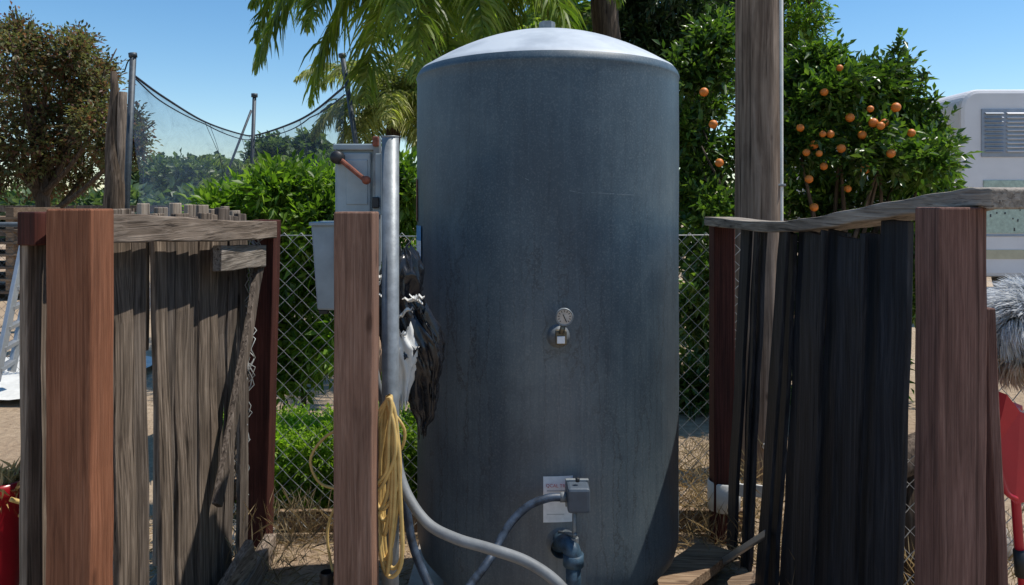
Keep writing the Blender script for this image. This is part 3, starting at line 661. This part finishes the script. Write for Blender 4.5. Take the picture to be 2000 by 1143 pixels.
palm('queen_palm_tree',c.x,c.y,c.z,1.5,M['lf_palm2'],5,ring(9,.1)+ring(8,.7,.3)+ring(6,-.4,.1),ll=.42,sag=1.6,r0=.1,lw=.010,sub_n=4)
c=P(940,130,12)
palm('queen_palm_tree',c.x,c.y,c.z,2.0,M['lf_palm'],9,ring(9,.1)+ring(8,.7,.3)+ring(6,-.4,.1),ll=.5,sag=1.6,r0=.12,lw=.018,sub_n=4)
c=P(1110,60,13)
palm('queen_palm_tree',c.x,c.y,c.z,2.0,M['lf_palm'],19,ring(9,.3)+ring(8,.9,.3)+ring(6,-.2,.1),ll=.5,sag=1.6,r0=.12,lw=.018,sub_n=4)
palm('queen_palm_tree',-9.6,28,2.3,2.0,M['lf_palm'],6,ring(8,.3)+ring(7,.9),ll=.6,sag=1.6,r0=.12,lw=.03,sub_n=2)

# ---------------- net ----------------
N=root('sports_netting')
rope=cat([P(262,148,9),P(320,190,10),P(400,238,12),P(470,262,13.5),P(500,264,14),P(560,245,12),P(610,220,10.6),P(672,170,9.2)],8)
tube(N,'top_rope',rope,.015,M['rope'],6)
tube(N,'second_rope',[p+Vector((0,.05,-.035-.05*abs(math.sin(i*.2)))) for i,p in enumerate(rope)],.009,M['rope'],6)
v=[];f=[]
nn=len(rope)
for i,p in enumerate(rope):
    for j in range(13):
        t=j/12; z=p.z*(1-t)+.1*t; v.append((p.x+.25*noise.noise(Vector((i*.3,j*.3,0)))*t,p.y+.5*noise.noise(Vector((i*.25,j*.2,5)))*t,z))
        if i and j: k=i*13+j; f.append((k-14,k-1,k,k-13))
mesh('net',v,f,M['net'],N,True)
for k in range(8):
    i=random.randrange(0,nn-2); a=rope[i]; b_=rope[min(nn-1,i+random.randrange(3,16))]
    tube(N,'net_fold_%d'%k,cat([a,Vector(((a.x+b_.x)/2,(a.y+b_.y)/2+.05,(a.z+b_.z)/2-random.uniform(.4,1.2))),Vector((b_.x,b_.y,.8))],6),.004,M['rope'],5)
def netpole(name,p0,p1,r):
    p0=Vector(p0);p1=Vector(p1); dirv=(p1-p0); t=(0-p0.z)/dirv.z; g0=p0+dirv*t
    tube(N,name,[p1,g0],r,M['steeld'],10)
netpole('net_pole_a',P(247,400,9),P(260,110,9),.038)
netpole('net_pole_b',P(491,360,14),P(497,188,14),.035)
netpole('net_pole_c',P(696,285,9),P(669,110,9),.030)
netpole('net_pole_brace',P(432,368,13.9),P(491,215,13.9),.022)
tube(N,'pole_finial_a',[P(260,112,9),P(259,104,9)],.05,M['steeld'],8)
tube(N,'pole_finial_b',[P(497,190,14),P(497,183,14)],.06,M['steeld'],8)
tube(N,'pole_finial_c',[P(669,112,9),P(668,105,9)],.045,M['steeld'],8)
tube(N,'guy_a',cat([P(260,112,9),P(250,120,9),P(243,140,9)],5),.008,M['rope'],5)
WP=root('weathered_log_post')
a=P(222,140,8.6); tube(WP,'log',[a+Vector((.012*math.sin(k),0,-k*.16)) for k in range(20)],[.035+.009*min(k,9) for k in range(20)],M['bark'],10)
tube(WP,'log_side',[P(240,180,8.6),P(228,500,8.6)],.05,M['grey'],8)
DF=root('ranch_fence')
for k in range(40):
    beam(DF,'fence_post_%d'%k,(-22+k*.9,19,0),(-22+k*.9,19,1.32),.09,.09,M['grey'],(0,1,0),1)
for z in (.7,1.3): beam(DF,'rail_%d'%(z*10),(-22,19.07,z),(13,19.07,z),.05,.16,M['grey'],(0,0,1),3)

# ---------------- trailer ----------------
RVm=root('camper_trailer')
def rprism(name,x0,x1,y0,y1,z0,z1,r,mat):
    pts=[(x0,z0),(x1,z0)]
    for cx,cz,a0 in ((x1-r,z1-r,0),(x0+r,z1-r,90)):
        for i in range(9):
            a=math.radians(a0+i*90/8); pts.append((cx+r*math.cos(a),cz+r*math.sin(a)))
    n=len(pts); v=[(x,y0,z) for x,z in pts]+[(x,y1,z) for x,z in pts]
    f=[tuple(range(n)),tuple(range(2*n-1,n-1,-1))]+[(i+n,(i+1)%n+n,(i+1)%n,i) for i in range(n)]
    return mesh(name,v,f,mat,RVm,False,.05)
d=9.0; x0=(1876-1000)/F*d; zt=CH+(400-174)/F*d
rprism('body',x0,x0+2.4,d,d+5.5,.55,zt,.22,M['rv'])
def rvp(name,px0,py0,px1,py1,out,mat,bev=.01):
    a=P(px0,py1,d); b_=P(px1,py0,d); return box(RVm,name,(a.x,d-out,a.z),(b_.x,d-.001,b_.z),mat,bev)
rvp('vent_frame',1916,213,2060,307,.015,M['vent'],.01)
for k in range(10): 
    zc=P(0,222+k*8.2,d).z
    beam(RVm,'louver_%d'%k,(P(1922,0,d).x,d-.03,zc),(P(1957,0,d).x,d-.03,zc),.03,.008,M['vent'],(0,-.6,1),1,0,0)
    beam(RVm,'louver_b_%d'%k,(P(1964,0,d).x,d-.03,zc),(P(2055,0,d).x,d-.03,zc),.03,.008,M['rv'],(0,-.6,1),1,0,0)
rvp('green_panel',1920,352,2060,456,.012,M['rvg'])
for k in range(16):
    px=random.uniform(1922,2040); py=random.uniform(380,448); s_=random.uniform(1.2,3); rvp('chip_%d'%k,px,py,px+s_,py+random.uniform(2,7),.016,M['rvd'],0)
rvp('beige_stripe',1880,488,2230,506,.008,M['rvs'],.002)
rvp('bumper',1890,560,2220,590,.15,M['galv'])
rvp('trim_line',1880,458,2230,462,.01,M['vent'],.002)
for xx in (x0+.15,x0+2.15):
    lathe(RVm,'wheel_%d'%(xx*10),[(.0,-.1),(.2,-.1),(.33,-.09),(.35,0),(.33,.09),(.2,.1),(0,.08)],M['blk'],28,(xx,d+2.4,.35),True,'x')
tube(RVm,'hitch',[(x0+1.2,d,.5),(x0+1.2,d-.9,.45)],.05,M['steeld'])
tube(RVm,'jack',[(x0+1.2,d-.8,.0),(x0+1.2,d-.8,.6)],.035,M['steeld'])

# ---------------- right-hand clutter ----------------
FR=root('fur_rug')
def furball(name,c,rad,n,L_,mat,seed):
    u=nrm(rng.normal(size=(n,3)))
    K=60; lk=nrm(rng.normal(size=(K,3))); idx=np.argmax(u@lk.T,axis=1); uu=nrm(u*.45+lk[idx]*.75)
    p=np.array(c)+u*np.array(rad)*rng.uniform(.6,1,n)[:,None]
    swirl=np.stack([-uu[:,2],uu[:,1]*.3,uu[:,0]],1)
    d=nrm(uu+swirl*.6+rng.normal(size=(n,3))*.15); s=nrm(rng.normal(size=(n,3)))
    w=.0020; L3=L_*rng.uniform(.6,1.2,n)[:,None]
    p1=p+d*L3*.5; d2=nrm(d+swirl*.7+np.array([0,0,-.35])+rng.normal(size=(n,3))*.12); p2=p1+d2*L3*.5
    A=np.stack([p-s*w,p+s*w,p1+s*w*.8,p1-s*w*.8,p2+s*w*.1,p2-s*w*.1],1).reshape(-1,3); i=np.arange(n)*6
    Fc=np.stack([np.stack([i,i+1,i+2,i+3],1),np.stack([i+3,i+2,i+4,i+5],1)],1).reshape(-1,4)
    fast(name,A,Fc,mat,FR)
furball('upper_fur',P(1985,635,1.80),(.06,.07,.06),8000,.06,M['fur'],1)
furball('side_fur',P(2000,595,1.82),(.05,.05,.035),4000,.05,M['fur'],1)
furball('right_fur',P(2065,640,1.85),(.08,.06,.08),5000,.06,M['fur'],1)
furball('lower_fur',P(1990,705,1.80),(.045,.05,.03),3500,.05,M['furt'],1)
WB2=root('wheelbarrow')
outer=[P(1938,768,1.72),P(1962,775,1.70),P(1990,812,1.70),P(2060,840,1.72),P(2070,960,1.72),P(1985,975,1.70),P(1962,955,1.70),P(1948,880,1.71)]
v=[tuple(p) for p in outer]+[(p.x+.04,p.y+.18,p.z) for p in outer]; n_=len(outer)
mesh('tray',v,[tuple(range(n_)),tuple(range(2*n_-1,n_-1,-1))]+[(i,(i+1)%n_,(i+1)%n_+n_,i+n_) for i in range(n_)],M['red'],WB2,False,.012)
tube(WB2,'tray_rim',cat(outer[:1]+outer[7:4:-1],5),.006,M['red'],8)
tube(WB2,'frame_tube',cat([P(1983,960,1.72),P(1990,1060,1.72),P(2000,1180,1.74),P(2010,1500,1.8)],5),.010,M['red'],10)
tube(WB2,'frame_tube_b',cat([P(2040,960,1.9),P(2045,1060,1.9),P(2050,1450,1.9)],5),.010,M['red'],10)
tube(WB2,'grip',[P(1992,1075,1.715),P(1996,1125,1.718)],.014,M['blk'],10)
lathe(WB2,'wheel',[(0,-.02),(.06,-.025),(.13,-.03),(.15,0),(.13,.03),(.06,.025),(0,.02)],M['blk'],24,(1.30,1.95,.16),True,'x')
LG=root('fallen_log')
tube(LG,'log',cat([(1.15,2.5,.52),(1.5,2.6,.60),(2.0,2.8,.5)],6),.06,M['bark'],10); tube(LG,'stump',[(1.35,2.6,0),(1.4,2.6,.55)],.12,M['bark'],10)
RK=root('rock_pile')
for k in range(14):
    bm=bmesh.new(); bmesh.ops.create_icosphere(bm,subdivisions=3,radius=random.uniform(.05,.12)); s_=random.random()*50
    for vv in bm.verts: vv.co*=1+.35*noise.noise(vv.co*9+Vector((s_,0,0)))
    p=Vector((random.uniform(1.1,2.0),random.uniform(2.3,3.3),.05)); mesh('rock_%d'%k,[v_.co+p for v_ in bm.verts],[tuple(v_.index for v_ in f_.verts) for f_ in bm.faces],M['rock'],RK,True); bm.free()

# ---------------- left clutter ----------------
LD=root('aluminium_ladder')
for s in (0,.30):
    beam(LD,'stile_%d'%(s*10),P(48,470,5.6)+Vector((-s*.3,s,0)),P(-8,745,5.2)+Vector((-s*.3,s,0)),.03,.06,M['alu'],(0,1,0),1)
for k in range(7):
    a=P(48,470,5.6).lerp(P(-8,745,5.2),(k+.5)/7); beam(LD,'rung_%d'%k,a+Vector((.0,0,0)),a+Vector((-.10,.3,0)),.05,.03,M['alu'],(0,0,1),1)
SH=root('plastic_sheet')
v=[];f=[]
for j in range(14):
    for i in range(20):
        x=-5.2+i*.115; y=5.3+j*.12; v.append((x+.03*random.random(),y,.05+.05*noise.noise(Vector((x*3,y*3,0)))+.02*random.random()))
        if i and j: k=j*20+i; f.append((k-21,k-20,k,k-1))
mesh('sheet',v,f,M['white'],SH,True)
PK=root('stacked_pallets')
for k in range(7):
    box(PK,'deck_%d'%k,(-9.6,11.2,.1+k*.18),(-7.2,12.4,.14+k*.18),M['plankx'],.005)
    for x in (-9.5,-8.5,-7.4): box(PK,'block_%d_%d'%(k,int(-x*10)),(x,11.22,.141+k*.18),(x+.12,12.38,.279+k*.18),M['plankx'],.004)
PL=root('red_planter')
pc=P(-8,1000,1.75)
lathe(PL,'pot',[(.06,0),(.05,.02),(.035,.25),(.04,.45),(.045,.52),(.055,.58),(.060,.70),(.063,.74),(.068,.745),(.068,.775),(.058,.775),(.055,.7)],M['redd'],32,(pc.x,1.75,0))
nB=420; B=np.array([pc.x,1.75,.755])+rng.normal(size=(nB,3))*np.array([.03,.03,.008]); D=rng.normal(size=(nB,3))*.8+np.array([0,0,.5])
leafmesh('dry_grass',B,D,.055,.007,leafmat('planter_dry_grass',(.5,.32,.12),(.65,.45,.2),(.75,.58,.3),.4,.7,NT),PL)
tube(PL,'yellow_hose',cat([P(20,975,1.70),P(46,985,1.72),P(42,1005,1.74),P(10,1010,1.75)],6),.005,M['yel'],8)

# ---------------- straw / weeds ----------------
nS=16000
x=rng.uniform(-1.6,1.8,nS); y=rng.uniform(1.6,4.6,nS); B=np.stack([x,y,np.full(nS,.006)+rng.uniform(0,.012,nS)],1)
D=rng.normal(size=(nS,3)); D[:,2]=np.abs(D[:,2])*.12
leafmesh('straw_litter',B,D,.055,.0032,M['straw'],None,.9,.1)
W=root('dry_weeds')
Bs=[];Ds=[]
for (cx,cy,n_,h) in [(-.93,2.75,30,.22),(-.95,2.95,45,.30),(-.9,3.15,60,.22),(.72,3.2,70,.2),(.9,3.0,60,.22),(.95,3.4,120,.35),(.85,3.6,120,.35),(.7,3.7,100,.3),(-.6,3.22,30,.10),(1.1,2.2,200,.4),(1.3,2.3,200,.5),(1.6,2.6,200,.5),(-.8,3.22,50,.15),(1.2,3.2,200,.5)]:
    u=rng.normal(size=(n_,3))*np.array([.09,.05,0]); b_=np.array([cx,cy,.0])+u; d_=rng.normal(size=(n_,3))*.45+np.array([0,0,.9]); d_=nrm(d_)
    for s in range(3):
        Bs.append(b_+d_*h*s/3.2); Ds.append(d_+rng.normal(size=(n_,3))*.3)
leafmesh('stalks',np.concatenate(Bs),np.concatenate(Ds),.12,.003,M['straw'],W,.9,.1)
PB=root('ground_plank')
beam(PB,'plank',(.38,2.45,.10),(.78,2.95,.07),.14,.04,M['plankx'],(0,0,1),4,.002)
beam(PB,'plank_b',(.48,2.30,.03),(.92,2.85,.03),.12,.04,M['plankx'],(0,0,1),4,.002)
TP=root('concrete_pad')
box(TP,'slab',(TX-.5,TY-.5,-.02),(TX+.5,TY+.5,.03),simple('concrete',(.36,.33,.29),.9,0,.25,14,.4),.01)

# ---------------- light, world, camera ----------------
w=bpy.data.worlds.new('World'); bpy.context.scene.world=w; w.use_nodes=True; nt=w.node_tree
sky=nt.nodes.new('ShaderNodeTexSky'); sky.sky_type='NISHITA'; sky.sun_disc=False
sky.sun_elevation=math.asin(SUN.z); sky.sun_rotation=math.atan2(SUN.x,SUN.y); sky.air_density=1.0; sky.dust_density=.2; sky.ozone_density=1.8
hs=nt.nodes.new('ShaderNodeHueSaturation'); hs.inputs['Saturation'].default_value=1.28; hs.inputs['Hue'].default_value=.497; nt.links.new(sky.outputs[0],hs.inputs['Color'])
bg=nt.nodes['Background']; bg.inputs[1].default_value=.15; nt.links.new(hs.outputs[0],bg.inputs[0])
sl=bpy.data.lights.new('sun','SUN'); sl.energy=5.0; sl.angle=math.radians(.5); sl.color=(1,.95,.87)
so=bpy.data.objects.new('sun',sl); COL.objects.link(so); so.rotation_euler=SUN.to_track_quat('Z','Y').to_euler(); so.location=(3,-1,8)
cd=bpy.data.cameras.new('camera'); co=bpy.data.objects.new('camera',cd); COL.objects.link(co)
co.location=(0,0,CH); co.rotation_euler=(math.radians(90),0,0); cd.sensor_width=36; cd.lens=27; cd.shift_y=-171.5/2000; cd.clip_end=3000; cd.clip_start=.05
s=bpy.context.scene; s.camera=co; s.view_settings.view_transform='Standard'; s.view_settings.look='None'; s.view_settings.exposure=0
